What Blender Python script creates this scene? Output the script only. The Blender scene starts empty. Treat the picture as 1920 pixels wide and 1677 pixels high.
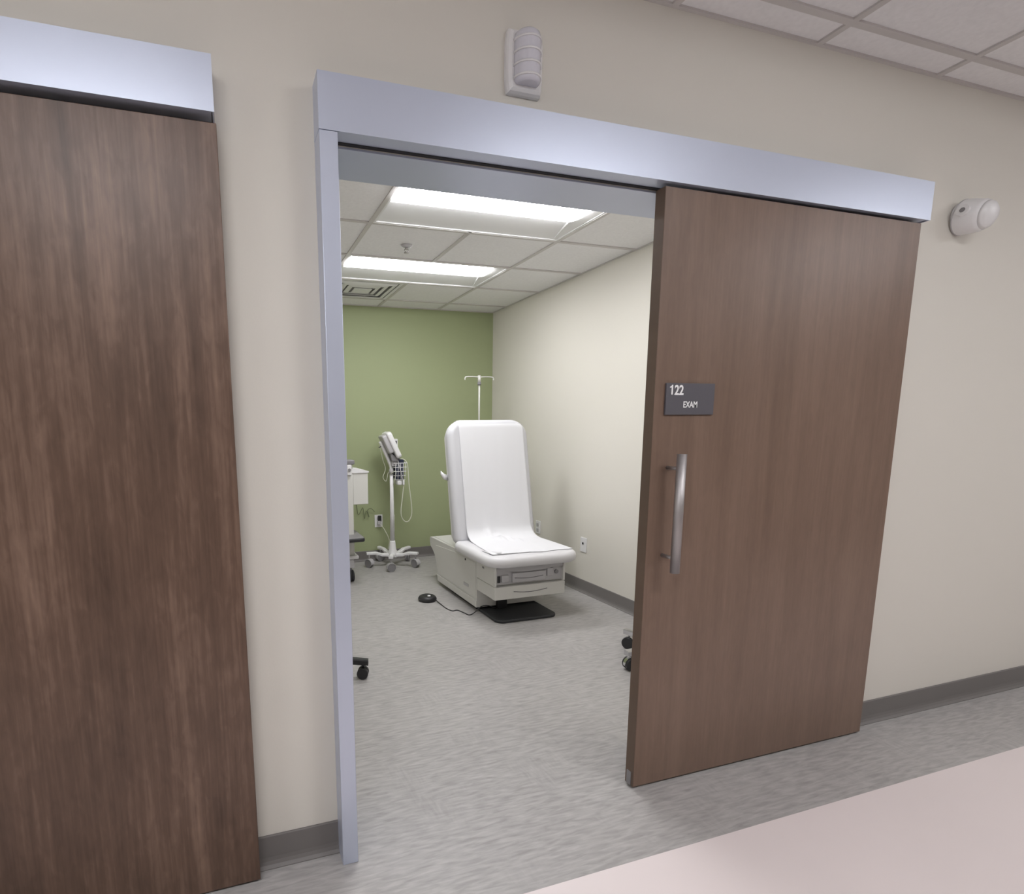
import bpy, bmesh, math, random
from mathutils import Vector, Matrix
random.seed(7)
PI = math.pi
scene = bpy.context.scene
COL = scene.collection

# ------------------------------------------------------------------ camera
F, CX, CY = 1046.9, 763.915, 966.999          # focal length and principal point in pixels (the photograph is a crop)
YAW, PITCH, ROLL = (math.radians(a) for a in (17.7549, -8.8774, -0.6878))
cam_data = bpy.data.cameras.new('camera')
cam = bpy.data.objects.new('camera', cam_data)
COL.objects.link(cam)
fwd = Vector((math.sin(YAW) * math.cos(PITCH), math.cos(YAW) * math.cos(PITCH), math.sin(PITCH)))
rt = Vector((math.cos(YAW), -math.sin(YAW), 0))
up = rt.cross(fwd)
rt2 = rt * math.cos(ROLL) + up * math.sin(ROLL)
up2 = -rt * math.sin(ROLL) + up * math.cos(ROLL)
cam.matrix_world = Matrix(((rt2.x, up2.x, -fwd.x, -0.4712), (rt2.y, up2.y, -fwd.y, -1.6002),
                           (rt2.z, up2.z, -fwd.z, 1.33), (0, 0, 0, 1)))
cam_data.sensor_fit = 'HORIZONTAL'
cam_data.sensor_width = 36.0
cam_data.lens = F / 1920 * 36.0
cam_data.shift_x = (960 - CX) / 1920
cam_data.shift_y = (CY - 838.5) / 1920
cam_data.clip_start = 0.02
scene.camera = cam

# ------------------------------------------------------------------ world, exposure
world = bpy.data.worlds.new('world')
scene.world = world
world.use_nodes = True
world.node_tree.nodes['Background'].inputs[0].default_value = (0.8, 0.85, 0.95, 1)
world.node_tree.nodes['Background'].inputs[1].default_value = 0.05
scene.view_settings.view_transform = 'Standard'
scene.view_settings.look = 'None'
scene.view_settings.gamma = 1
scene.view_settings.use_curve_mapping = False
scene.view_settings.exposure = 0.0
ROOM_LIGHT = 24.0            # emission of the exam room lamps
ROOM_TINT = (0.98, 0.98, 1.0)
HALL_LIGHT = 26.5             # emission of the corridor lamps
HALL_TINT = (0.97, 0.975, 1.0)

# ------------------------------------------------------------------ materials
def lin(c):
    return tuple(((v / 255) / 12.92 if v / 255 <= 0.04045 else ((v / 255 + 0.055) / 1.055) ** 2.4) for v in c)

def mat(name, rgb, rough=0.5, metal=0.0, noise=0.0, nscale=(4, 4, 4), bump=0.0, bscale=60, spec=None, aniso=0.0):
    m = bpy.data.materials.new(name)
    m.use_nodes = True
    nt = m.node_tree
    b = nt.nodes['Principled BSDF']
    c = lin(rgb)
    b.inputs['Base Color'].default_value = (*c, 1)
    b.inputs['Roughness'].default_value = rough
    b.inputs['Metallic'].default_value = metal
    if spec is not None:
        b.inputs['Specular IOR Level'].default_value = spec
    if aniso:
        b.inputs['Anisotropic'].default_value = aniso
    tc = nt.nodes.new('ShaderNodeTexCoord')
    if noise:
        mp = nt.nodes.new('ShaderNodeMapping')
        mp.inputs['Scale'].default_value = nscale
        nz = nt.nodes.new('ShaderNodeTexNoise')
        nz.inputs['Scale'].default_value = 1.0
        nz.inputs['Detail'].default_value = 5
        rp = nt.nodes.new('ShaderNodeValToRGB')
        rp.color_ramp.elements[0].position = 0.3
        rp.color_ramp.elements[1].position = 0.7
        rp.color_ramp.elements[0].color = (*[v * (1 - noise) for v in c], 1)
        rp.color_ramp.elements[1].color = (*[min(1, v * (1 + noise)) for v in c], 1)
        nt.links.new(tc.outputs['Object'], mp.inputs[0])
        nt.links.new(mp.outputs[0], nz.inputs[0])
        nt.links.new(nz.outputs[0], rp.inputs[0])
        nt.links.new(rp.outputs[0], b.inputs['Base Color'])
    if bump:
        n2 = nt.nodes.new('ShaderNodeTexNoise')
        n2.inputs['Scale'].default_value = bscale
        n2.inputs['Detail'].default_value = 3
        bp = nt.nodes.new('ShaderNodeBump')
        bp.inputs['Strength'].default_value = bump
        bp.inputs['Distance'].default_value = 0.002
        nt.links.new(tc.outputs['Object'], n2.inputs[0])
        nt.links.new(n2.outputs[0], bp.inputs['Height'])
        nt.links.new(bp.outputs[0], b.inputs['Normal'])
    return m

def emit(name, rgb, strength):
    m = bpy.data.materials.new(name)
    m.use_nodes = True
    b = m.node_tree.nodes['Principled BSDF']
    b.inputs['Base Color'].default_value = (0.8, 0.8, 0.8, 1)
    b.inputs['Emission Color'].default_value = (*rgb, 1)
    b.inputs['Emission Strength'].default_value = strength
    return m

def wood(name, dark, mid, light, contrast, rough, seed):
    """stained veneer: long vertical streaks, arched figure and soft blotches"""
    m = bpy.data.materials.new(name)
    m.use_nodes = True
    nt = m.node_tree
    N, Lk = nt.nodes.new, nt.links.new
    b = nt.nodes['Principled BSDF']
    tc = N('ShaderNodeTexCoord')
    def noise(scale, detail=6, dist=0.0, loc=0):
        mp = N('ShaderNodeMapping')
        mp.inputs['Scale'].default_value = scale
        mp.inputs['Location'].default_value = (seed + loc, seed * 0.7 + loc, loc)
        nz = N('ShaderNodeTexNoise')
        nz.inputs['Scale'].default_value = 1
        nz.inputs['Detail'].default_value = detail
        nz.inputs['Distortion'].default_value = dist
        Lk(tc.outputs['Object'], mp.inputs[0]); Lk(mp.outputs[0], nz.inputs[0])
        return nz.outputs[0]
    fine = noise((120, 1, 4.0), 4)
    streak = noise((16, 1, 0.9), 6, 0.6, 3)
    blotch = noise((2.6, 1, 1.6), 3, 0.4, 9)
    fleck = noise((45, 1, 14), 4, 0.8, 5)
    def math_(op, a, bb):
        n = N('ShaderNodeMath'); n.operation = op
        for i, v in enumerate((a, bb)):
            if isinstance(v, (int, float)): n.inputs[i].default_value = v
            else: Lk(v, n.inputs[i])
        return n.outputs[0]
    s = math_('ADD', math_('MULTIPLY', fine, 0.18), math_('MULTIPLY', streak, 0.41))
    s = math_('ADD', s, math_('MULTIPLY', blotch, 0.25))
    s = math_('ADD', s, math_('MULTIPLY', fleck, 0.16))
    rp = N('ShaderNodeValToRGB')
    e = rp.color_ramp.elements
    e[0].position = 0.5 - contrast; e[0].color = (*lin(dark), 1)
    e[1].position = 0.5 + contrast; e[1].color = (*lin(light), 1)
    k = e.new(0.5); k.color = (*lin(mid), 1)
    Lk(s, rp.inputs[0]); Lk(rp.outputs[0], b.inputs['Base Color'])
    b.inputs['Roughness'].default_value = rough
    bp = N('ShaderNodeBump')
    bp.inputs['Strength'].default_value = 0.12
    bp.inputs['Distance'].default_value = 0.001
    Lk(fine, bp.inputs['Height']); Lk(bp.outputs[0], b.inputs['Normal'])
    return m

def vinyl(name, c0, c1, c2):
    """marbled sheet vinyl: short streaks running mostly across, some turned"""
    m = bpy.data.materials.new(name)
    m.use_nodes = True
    nt = m.node_tree
    N, Lk = nt.nodes.new, nt.links.new
    b = nt.nodes['Principled BSDF']
    tc = N('ShaderNodeTexCoord')
    def noise(scale, detail=4, dist=0.0, rot=0.0, loc=0.0):
        mp = N('ShaderNodeMapping')
        mp.inputs['Scale'].default_value = scale
        mp.inputs['Rotation'].default_value = (0, 0, rot)
        mp.inputs['Location'].default_value = (loc, loc * 1.7, 0)
        nz = N('ShaderNodeTexNoise')
        nz.inputs['Scale'].default_value = 1
        nz.inputs['Detail'].default_value = detail
        nz.inputs['Distortion'].default_value = dist
        Lk(tc.outputs['Object'], mp.inputs[0]); Lk(mp.outputs[0], nz.inputs[0])
        return nz.outputs[0]
    a = noise((13, 75, 1), 5, 0.45, 0.0)
    c = noise((62, 13, 1), 5, 0.5, 0.12, 4.0)
    mask = noise((3.0, 3.5, 1), 2, 0.3, 0.0, 11.0)
    big = noise((1.2, 1.6, 1), 3, 0.3, 0.0, 2.0)
    mr = N('ShaderNodeMapRange')
    mr.inputs[1].default_value = 0.52; mr.inputs[2].default_value = 0.80
    Lk(mask, mr.inputs[0])
    mx = N('ShaderNodeMix'); mx.data_type = 'FLOAT'
    Lk(mr.outputs[0], mx.inputs[0]); Lk(a, mx.inputs[2]); Lk(c, mx.inputs[3])
    ad = N('ShaderNodeMath'); ad.operation = 'MULTIPLY_ADD'
    Lk(big, ad.inputs[0]); ad.inputs[1].default_value = 0.25; Lk(mx.outputs[0], ad.inputs[2])
    rp = N('ShaderNodeValToRGB')
    e = rp.color_ramp.elements
    e[0].position = 0.40; e[0].color = (*lin(c0), 1)
    e[1].position = 0.86; e[1].color = (*lin(c2), 1)
    k = e.new(0.62); k.color = (*lin(c1), 1)
    Lk(ad.outputs[0], rp.inputs[0]); Lk(rp.outputs[0], b.inputs['Base Color'])
    b.inputs['Roughness'].default_value = 0.42
    b.inputs['Specular IOR Level'].default_value = 0.35
    return m

M = dict(
    wall=mat('cream_wall_paint', (221, 217, 208), 0.6, bump=0.08, bscale=180),
    green=mat('sage_green_wall_paint', (158, 167, 128), 0.6, bump=0.08, bscale=180),
    tile=mat('mineral_ceiling_tile', (241, 240, 241), 0.9, noise=0.03, nscale=(60, 60, 60), bump=0.25, bscale=220),
    tbar=mat('white_ceiling_grid', (206, 202, 200), 0.5),
    vinyl=vinyl('grey_marbled_vinyl', (152, 149, 147), (169, 166, 164), (184, 181, 179)),
    far_wall=mat('taupe_wall_paint', (150, 144, 138), 0.6),
    field=mat('pale_pink_white_vinyl', (230, 219, 218), 0.4, noise=0.015, nscale=(2, 2, 2)),
    base=mat('grey_rubber_cove_base', (118, 114, 112), 0.5),
    alu=mat('satin_silver_metal', (200, 207, 224), 0.38, metal=0.45, bump=0.02, bscale=300),
    dark=mat('dark_gap', (38, 37, 40), 0.7),
    woodL=wood('dark_walnut_veneer', (70, 53, 43), (101, 79, 66), (138, 113, 98), 0.15, 0.40, 2.0),
    woodR=wood('warm_brown_veneer', (103, 83, 70), (121, 99, 85), (137, 114, 99), 0.22, 0.40, 17.0),
    woodE=wood('veneer_door_edge', (84, 68, 56), (98, 80, 67), (112, 94, 80), 0.2, 0.45, 5.0),
    steel=mat('brushed_steel', (182, 178, 178), 0.5, metal=1.0),
    chrome=mat('chrome', (215, 215, 218), 0.08, metal=1.0),
    sign=mat('charcoal_sign_plate', (88, 86, 92), 0.5),
    ink=mat('white_lettering', (245, 245, 245), 0.5),
    plastic=mat('white_plastic', (232, 231, 232), 0.35),
    lens=mat('milky_strobe_lens', (214, 213, 222), 0.2),
    body=mat('warm_white_enamel', (213, 212, 207), 0.4),
    vinylw=mat('white_upholstery', (216, 215, 217), 0.42, bump=0.05, bscale=120),
    vinylg=mat('pale_grey_upholstery', (205, 205, 209), 0.42, bump=0.05, bscale=120),
    paper=mat('white_exam_paper', (224, 224, 227), 0.7),
    grey=mat('grey_plastic', (132, 130, 132), 0.45),
    lgrey=mat('light_grey_plastic', (186, 184, 186), 0.4),
    black=mat('black_plastic', (40, 40, 42), 0.45),
    rubber=mat('black_rubber', (46, 47, 50), 0.6),
    navy=mat('navy_cuff_fabric', (52, 58, 78), 0.8),
    cord=mat('pale_vinyl_tubing', (206, 208, 190), 0.4),
    olive=mat('dull_olive_shadow', (104, 112, 82), 0.6),  # shadow tone of the green wall, used as a base colour
    lroom=emit('room_lamp_lens', ROOM_TINT, ROOM_LIGHT),
    lhall=emit('corridor_lamp_lens', HALL_TINT, HALL_LIGHT),
    refl=mat('white_lamp_reflector', (232, 232, 232), 0.5),
)

# ------------------------------------------------------------------ mesh helpers
class MB:
    def __init__(self):
        self.bm = bmesh.new()
        self.T = Matrix.Identity(4)
    def v(self, p):
        return self.bm.verts.new(self.T @ Vector(p))
    def f(self, vs, smooth=False):
        try:
            fc = self.bm.faces.new(vs); fc.smooth = smooth
        except ValueError:
            pass
    def box(self, x0, x1, y0, y1, z0, z1, bev=0.0, seg=2):
        vs = [self.v((x, y, z)) for z in (z0, z1) for y in (y0, y1) for x in (x0, x1)]
        fs = [(0, 2, 3, 1), (4, 5, 7, 6), (0, 1, 5, 4), (2, 6, 7, 3), (0, 4, 6, 2), (1, 3, 7, 5)]
        faces = [self.bm.faces.new([vs[i] for i in q]) for q in fs]
        if bev:
            es = list({e for fc in faces for e in fc.edges})
            r = bmesh.ops.bevel(self.bm, geom=es, offset=bev, segments=seg, profile=0.5, affect='EDGES')
            for fc in r['faces']: fc.smooth = True
        return self
    def loft(self, rings, smooth=True, cap=True, closed=True):
        rows = [[self.v(p) for p in r] for r in rings]
        n = len(rows[0])
        for a, b in zip(rows[:-1], rows[1:]):
            for i in range(n if closed else n - 1):
                j = (i + 1) % n
                self.f([a[i], a[j], b[j], b[i]], smooth)
        if cap:
            self.f(list(reversed(rows[0]))); self.f(rows[-1])
        return self
    def tube(self, pts, r, seg=10, smooth=True):
        pts = [Vector(p) for p in pts]
        rs = r if isinstance(r, (list, tuple)) else [r] * len(pts)
        rings, prev = [], None
        for i, p in enumerate(pts):
            t = (pts[min(i + 1, len(pts) - 1)] - pts[max(i - 1, 0)]).normalized()
            if prev is None:
                a = Vector((0, 0, 1)) if abs(t.z) < 0.9 else Vector((1, 0, 0))
                n = t.cross(a).normalized()
            else:
                n = (prev - t * prev.dot(t)).normalized()
            prev = n
            bn = t.cross(n)
            rings.append([p + (n * math.cos(2 * PI * k / seg) + bn * math.sin(2 * PI * k / seg)) * rs[i] for k in range(seg)])
        return self.loft(rings, smooth)
    def cyl(self, a, b, r, seg=20, r2=None):
        return self.tube([a, b], [r, r if r2 is None else r2], seg)
    def lathe(self, prof, seg=24, origin=(0, 0, 0), axis='z'):
        rings = []
        for r, h in prof:
            r = max(r, 1e-4)
            ring = []
            for k in range(seg):
                c, s = math.cos(2 * PI * k / seg) * r, math.sin(2 * PI * k / seg) * r
                p = {'z': (c, s, h), 'y': (c, h, -s), 'x': (h, c, s)}[axis]
                ring.append((p[0] + origin[0], p[1] + origin[1], p[2] + origin[2]))
            rings.append(ring)
        return self.loft(rings)
    def prism(self, poly, axis, a, b, smooth=False):
        def P(u, w, h): return {'x': (h, u, w), 'y': (u, h, w), 'z': (u, w, h)}[axis]
        return self.loft([[P(u, w, a) for u, w in poly], [P(u, w, b) for u, w in poly]], smooth)
    def slab(self, w, h, r, t, fil, seg=8, lay=5, rb=None):
        """rounded slab in local xy, centred on x, y from 0 to h, thickness t in z, edges filleted by fil"""
        rings = []
        def outline(i):
            out = []
            rbb = r if rb is None else rb
            for (cx, cy, a0, rr) in ((1, 0, -PI / 2, rbb), (1, 1, 0, r), (-1, 1, PI / 2, r), (-1, 0, PI, rbb)):
                R = max(rr - i, 0.004)
                x = cx * (w / 2 - i - R)
                y = (i + R) if cy == 0 else (h - i - R)
                for k in range(seg + 1):
                    a = a0 + PI / 2 * k / seg
                    out.append((x + R * math.cos(a), y + R * math.sin(a)))
            return out
        for k in range(lay + 1):
            a = PI / 2 * k / lay
            rings.append([(x, y, fil * (1 - math.sin(a))) for x, y in outline(fil * (1 - math.cos(PI / 2 - a) if False else 1 - math.sin(PI / 2 * k / lay) if False else (1 - math.cos(PI / 2 - a))))] if False else
                         [(x, y, fil * (1 - math.sin(a))) for x, y in outline(fil * (1 - math.cos(a)))])
        rings = rings[::-1]       # bottom: inset fil at z=0 ... full outline at z=fil
        for k in range(lay + 1):
            a = PI / 2 * k / lay
            rings.append([(x, y, t - fil * (1 - math.sin(a))) for x, y in outline(fil * (1 - math.cos(a)))])
        return self.loft(rings)
    def done(self, name, m, parent=None, smooth_all=False):
        bmesh.ops.recalc_face_normals(self.bm, faces=self.bm.faces)
        me = bpy.data.meshes.new(name)
        self.bm.to_mesh(me); self.bm.free()
        o = bpy.data.objects.new(name, me)
        me.materials.append(M[m] if isinstance(m, str) else m)
        COL.objects.link(o)
        if parent: o.parent = parent
        return o

def tag(o, label, cat, group=None, kind=None):
    o['label'] = label; o['category'] = cat
    if group: o['group'] = group
    if kind: o['kind'] = kind
    return o

def thing(name, label, cat, loc=(0, 0, 0), rz=0.0, group=None, kind=None):
    o = bpy.data.objects.new(name, None)
    COL.objects.link(o)
    o.location = loc; o.rotation_euler = (0, 0, rz); o.empty_display_size = 0.1
    return tag(o, label, cat, group, kind)

def box(name, m, x0, x1, y0, y1, z0, z1, parent=None, bev=0.0):
    return MB().box(x0, x1, y0, y1, z0, z1, bev).done(name, m, parent)

def arc(cx, cy, r, a0, a1, n):
    return [(cx + r * math.cos(a0 + (a1 - a0) * k / n), cy + r * math.sin(a0 + (a1 - a0) * k / n)) for k in range(n + 1)]

def curve(pts, n=8):
    """smooth polyline through points (Catmull-Rom)"""
    P = [Vector(p) for p in pts]
    P = [P[0] * 2 - P[1]] + P + [P[-1] * 2 - P[-2]]
    out = []
    for i in range(1, len(P) - 2):
        for k in range(n):
            t = k / n
            a, b, c, d = P[i - 1:i + 3]
            out.append(0.5 * ((2 * b) + (c - a) * t + (2 * a - 5 * b + 4 * c - d) * t * t + (3 * b - a - 3 * c + d) * t ** 3))
    out.append(P[-2])
    return out

# ------------------------------------------------------------------ dimensions
G = 0.6096
HC, HR = 2.6098, 2.4885             # corridor and exam room ceiling heights
XR, XLW, YB, WT = 2.2115, -0.846, 3.8148, 0.18
X0, X1, ZH, ZT = -0.2041, 2.0879, 2.0767, 2.2103
XC1 = -0.1558                        # clear opening, left
XO = 1.07                            # clear opening, right (behind the sliding panel)
YV = -0.075
CX0, CX1, CYO = -4.6, 6.4, -2.45     # corridor extents

# ------------------------------------------------------------------ the setting
tag(MB().box(CX0, CX1, -0.3449, YB + 0.1, -0.1, 0.0).done('floor', 'vinyl'), 'grey marbled sheet vinyl floor of the exam room and corridor edge', 'floor', kind='structure')
tag(MB().box(CX0, CX1, CYO, -0.3449, -0.1, 0.0).done('floor_corridor', 'field'), 'pale pinkish white corridor floor beyond the grey border', 'floor', kind='structure')

w = MB()
w.box(CX0, XC1, 0, WT, 0, HC + 0.1)
w.box(XO, CX1, 0, WT, 0, HC + 0.1)
w.box(XC1, XO, 0, WT, ZH, HC + 0.1)
tag(w.done('wall_front', 'wall'), 'cream corridor wall with the sliding door opening', 'wall', kind='structure')
tag(box('wall_back', 'green', XLW - 0.1, XR + 0.1, YB, YB + 0.1, 0, HR + 0.25), 'sage green accent wall at the back of the exam room', 'wall', kind='structure')
tag(box('wall_right', 'wall', XR, XR + 0.1, WT, YB, 0, HR + 0.25), 'cream wall on the right of the exam room', 'wall', kind='structure')
tag(box('wall_left', 'wall', XLW - 0.1, XLW, WT, YB, 0, HR + 0.25), 'cream wall on the left of the exam room', 'wall', kind='structure')
tag(box('wall_opposite', 'far_wall', CX0, CX1, CYO - 0.1, CYO, 0, HC + 0.1), 'taupe wall on the far side of the corridor', 'wall', kind='structure')
tag(box('wall_end_left', 'wall', CX0 - 0.1, CX0, CYO - 0.1, WT, 0, HC + 0.1), 'cream wall closing the corridor on the left', 'wall', kind='structure')
tag(box('wall_end_right', 'wall', CX1, CX1 + 0.1, CYO - 0.1, WT, 0, HC + 0.1), 'cream wall closing the corridor on the right', 'wall', kind='structure')

def baseboard(name, a, b, nrm, label):
    """rubber cove base from a to b, nrm points into the room"""
    HB = 0.1033
    prof = [(0, 0), (0.020, 0), (0.020, 0.003), (0.012, 0.010), (0.0075, 0.020), (0.006, 0.032), (0.006, HB - 0.003), (0.004, HB), (0, HB)]
    a, b, n = Vector((*a, 0)), Vector((*b, 0)), Vector((*nrm, 0))
    mb = MB()
    mb.loft([[a + n * u + Vector((0, 0, z)) for u, z in prof], [b + n * u + Vector((0, 0, z)) for u, z in prof]], smooth=False)
    return tag(mb.done(name, 'base'), label, 'baseboard', kind='structure')
baseboard('baseboard_front_left', (CX0, 0), (X0, 0), (0, -1), 'grey cove base between the dark door and the silver casing')
baseboard('baseboard_front_right', (XO, 0), (CX1, 0), (0, -1), 'grey cove base running right from the open sliding door')
baseboard('baseboard_back', (XLW, YB), (XR, YB), (0, -1), 'grey cove base under the green wall')
baseboard('baseboard_right', (XR, WT), (XR, YB), (-1, 0), 'grey cove base along the right wall of the exam room')
baseboard('baseboard_left', (XLW, WT), (XLW, YB), (1, 0), 'grey cove base along the left wall of the exam room')
baseboard('baseboard_opposite', (CX0, CYO), (CX1, CYO), (0, 1), 'grey cove base on the far side of the corridor')

# suspended ceilings: every tile a piece, bars of the grid pieces as well
def grid_lines(g0, lo, hi):
    k0 = math.ceil((lo + 0.02 - g0) / G)
    out = [lo]
    while g0 + k0 * G < hi - 0.02:
        out.append(g0 + k0 * G); k0 += 1
    return out + [hi]

tile_cache = {}
def ceiling(name, x0, x1, y0, y1, z, gx, gy, holes, label):
    root = thing(name, label, 'ceiling', (0, 0, z), kind='structure')
    xs, ys = grid_lines(gx, x0, x1), grid_lines(gy, y0, y1)
    for i in range(len(xs) - 1):
        for j in range(len(ys) - 1):
            cx, cy = (xs[i] + xs[i + 1]) / 2, (ys[j] + ys[j + 1]) / 2
            if any(h[0] < cx < h[1] and h[2] < cy < h[3] for h in holes): continue
            dx, dy = round(xs[i + 1] - xs[i], 4), round(ys[j + 1] - ys[j], 4)
            if (dx, dy) not in tile_cache:
                mb = MB()
                a, b = dx / 2 - 0.003, dy / 2 - 0.003
                mb.box(-a, a, -b, b, 0.004, 0.018)
                t = mb.done('ceiling_tile', 'tile')
                tile_cache[(dx, dy)] = t.data
            else:
                t = bpy.data.objects.new('ceiling_tile', tile_cache[(dx, dy)]); COL.objects.link(t)
            t.location = (cx, cy, 0); t.parent = root
    def inhole(x, y): return any(h[0] + .01 < x < h[1] - .01 and h[2] + .01 < y < h[3] - .01 for h in holes)
    for x in xs:
        for j in range(len(ys) - 1):
            if inhole(x, (ys[j] + ys[j + 1]) / 2): continue
            hw = 0.012
            box('grid_bar', 'tbar', max(x - hw, x0), min(x + hw, x1), ys[j], ys[j + 1], -0.003, 0.004, root)
    for y in ys:
        for i in range(len(xs) - 1):
            if inhole((xs[i] + xs[i + 1]) / 2, y): continue
            hw = 0.012
            box('grid_bar', 'tbar', xs[i] + 0.012, xs[i + 1] - 0.012, max(y - hw, y0), min(y + hw, y1), -0.0031, 0.0039, root)
    box('deck', 'tile', x0, x1, y0, y1, 0.16, 0.18, root)
    return root

GX, GY = 1.6023, 1.6909
LX0, LX1 = GX - 2 * G, GX
RL = [(LX0, LX1, GY - G, GY), (LX0, LX1, GY + G, GY + 2 * G)]
VENT = (GX - 2 * G, GX - G, GY + 2 * G, GY + 3 * G)
ceiling('ceiling', XLW, XR, WT, YB, HR, GX, GY, RL + [VENT], 'white suspended tile ceiling of the exam room')
HGX, HGY = 1.5332, -0.1155
HL = []
for c in (-3.3436, -0.9052, 1.5332, 3.9716):
    HL.append((c - G, c + G, HGY - 3 * G, HGY - 2 * G))
ceiling('ceiling_corridor', CX0, CX1, CYO, 0, HC, HGX, HGY, HL, 'white suspended tile ceiling of the corridor')

def troffer(x0, x1, y0, y1, z, lensmat, label, group):
    cx, cy = (x0 + x1) / 2, (y0 + y1) / 2
    root = thing('ceiling_light', label, 'light', (cx, cy, z), group=group)
    a, b = (x1 - x0) / 2 - 0.013, (y1 - y0) / 2 - 0.013
    fr = MB()                                              # rim of the lamp, flush with the tiles
    for sx in (-1, 1):
        fr.box(min(sx * a, sx * (a - .012)), max(sx * a, sx * (a - .012)), -b, b, -0.001, 0.012)
        fr.box(-a + .012, a - .012, min(sx * b, sx * (b - .012)), max(sx * b, sx * (b - .012)), -0.001, 0.012)
    fr.done('frame', 'refl', root)
    a2, b2 = a - 0.012, b - 0.012
    ys, le = -b2 + 0.276, a2 - 0.095                       # split lamp: lit lens on the near half, unlit panel on the other
    ln = MB()
    prof = [(-b2 + (ys + b2) * k / 10, 0.004 - 0.018 * math.sin(PI * k / 10)) for k in range(11)]
    ln.prism([(-b2, 0.02)] + prof + [(ys, 0.02)], 'x', -a2 + 0.004, le)
    ln.done('lens', lensmat, root)
    pn = MB()                                              # unlit sloping panel
    pn.prism([(ys + 0.002, 0.022), (ys + 0.002, 0.028), (b2, 0.010), (b2, 0.004)], 'x', -a2 + 0.003, le + 0.075)
    pn.done('panel', 'refl', root)
    for sx in (1,):                                        # tapered end piece
        e = MB()
        lo = [(sx * (le + 0.001), -b2, 0.004), (sx * a2, -b2, 0.002), (sx * a2, b2, 0.002), (sx * (le + 0.076), b2, 0.003), (sx * (le + 0.001), ys, 0.005)]
        e.loft([lo, [(x, y, 0.030) for x, y, z in lo]], smooth=False)
        e.done('end_piece', 'refl', root)
    MB().box(-a2, a2, -b2, b2, 0.032, 0.036).done('housing', 'refl', root)
    return root
troffer(*RL[0], HR, 'lroom', 'lit recessed ceiling light nearest the doorway of the exam room', 'exam room ceiling lights')
troffer(*RL[1], HR, 'lroom', 'lit recessed ceiling light further in, beside the air vent', 'exam room ceiling lights')
HLAB = ['lit recessed corridor light at the far left end', 'lit recessed corridor light above the closed dark door',
        'lit recessed corridor light above the open sliding door', 'lit recessed corridor light right of the open sliding door']
for h, lb in zip(HL, HLAB):
    troffer(*h, HC, 'lhall', lb, 'corridor ceiling lights')

# ------------------------------------------------------------------ door surround and sliding doors
tr = thing('trim_1', 'silver metal casing and lining of the exam room opening', 'door frame', (X0, 0, 0), kind='structure')
def rel(o, root):
    o.parent = root; o.matrix_parent_inverse = Matrix.Translation(-Vector(root.location)); return o
rel(MB().box(X0, XC1, YV, 0.0, 0, ZH - 0.001, 0.002).done('casing', 'alu'), tr)
rel(MB().box(XC1 - 0.001, XC1 + 0.006, 0.0, WT + 0.01, 0, ZH - 0.006).done('jamb', 'alu'), tr)
rel(MB().box(XO - 0.006, XO, 0.0, WT + 0.01, 0, ZH - 0.006).done('jamb', 'alu'), tr)
rel(MB().box(XC1, XO, 0.0, WT + 0.004, ZH - 0.006, ZH - 0.0005).done('head_lining', 'alu'), tr)

def header(name, x0, x1, z0, z1, label, ends):
    r = thing(name, label, 'door header', (x0, 0, z0), kind='structure')
    rel(MB().box(x0, x1, YV, YV + 0.004, z0, z1).done('fascia', 'alu'), r)
    rel(MB().box(x0, x1, YV + 0.004, 0.0, z1 - 0.004, z1).done('top_plate', 'alu'), r)
    for e in ends:
        rel(MB().box(e - 0.002, e + 0.002, YV + 0.004, 0.0, z0 if e > x0 else z0 - 0.012, z1 - 0.004).done('end_cap', 'alu'), r)
    rel(MB().box(x0 + 0.006, x1 - 0.006, YV + 0.004, YV + 0.007, z0 + 0.003, z0 + 0.012).done('lip', 'dark'), r)
    rel(MB().box(x0 + 0.006, x1 - 0.006, YV + 0.007, -0.014, z0 + 0.004, z0 + 0.05).done('track', 'alu'), r)
    rel(MB().box(x0 + 0.006, x1 - 0.006, -0.014, -0.0005, z0 + 0.0015, z0 + 0.06).done('slot_liner', 'dark'), r)
    return r
header('trim_2', X0, X1, ZH, ZT, 'long silver header rail above the open sliding door', (X0 + 0.002, X1 - 0.002))
header('trim_3', -1.80, -0.4524, 2.0781, 2.2019, 'silver header rail above the closed dark door', (-1.798, -0.4544))

YD = -0.058
d1 = thing('door_1', 'dark walnut sliding door closed over the left opening', 'door', (-1.06, YD, 0), kind='structure')
rel(MB().box(-1.72, -0.4491, YD, YD + 0.044, 0.009, 2.062, 0.0015).done('panel', 'woodL'), d1)

XD0, XD1 = 0.8844, 2.0687
d2 = thing('door_2', 'brown wooden sliding door standing open beside the doorway', 'door', (1.47, YD, 0), kind='structure')
rel(MB().box(XD0 + 0.0012, XD1, YD, YD + 0.044, 0.009, 2.070, 0.0012).done('panel', 'woodR'), d2)
rel(MB().box(XD0, XD0 + 0.0012, YD + 0.001, YD + 0.043, 0.009, 2.070).done('edge_band', 'woodE'), d2)
rel(MB().box(XD0 - 0.003, XD0 + 0.001, YD + 0.012, YD + 0.034, 0.010, 0.062, 0.001).done('floor_guide', 'grey'), d2)
rel(MB().box(XD0 + 0.05, XD0 + 0.14, YD + 0.012, YD + 0.03, 0.0, 0.010).done('guide_channel', 'steel'), d2)
hd = MB()
hd.cyl((0.954, YD - 0.062, 0.833), (0.954, YD - 0.062, 1.235), 0.0155, 24)
h = rel(hd.done('door_handle', 'steel'), d2)
for z in (1.187, 0.882):
    p = MB(); p.cyl((0.954, YD - 0.062, z), (0.954, YD + 0.001, z), 0.0065, 14)
    o = p.done('standoff', 'steel'); o.parent = h

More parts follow.
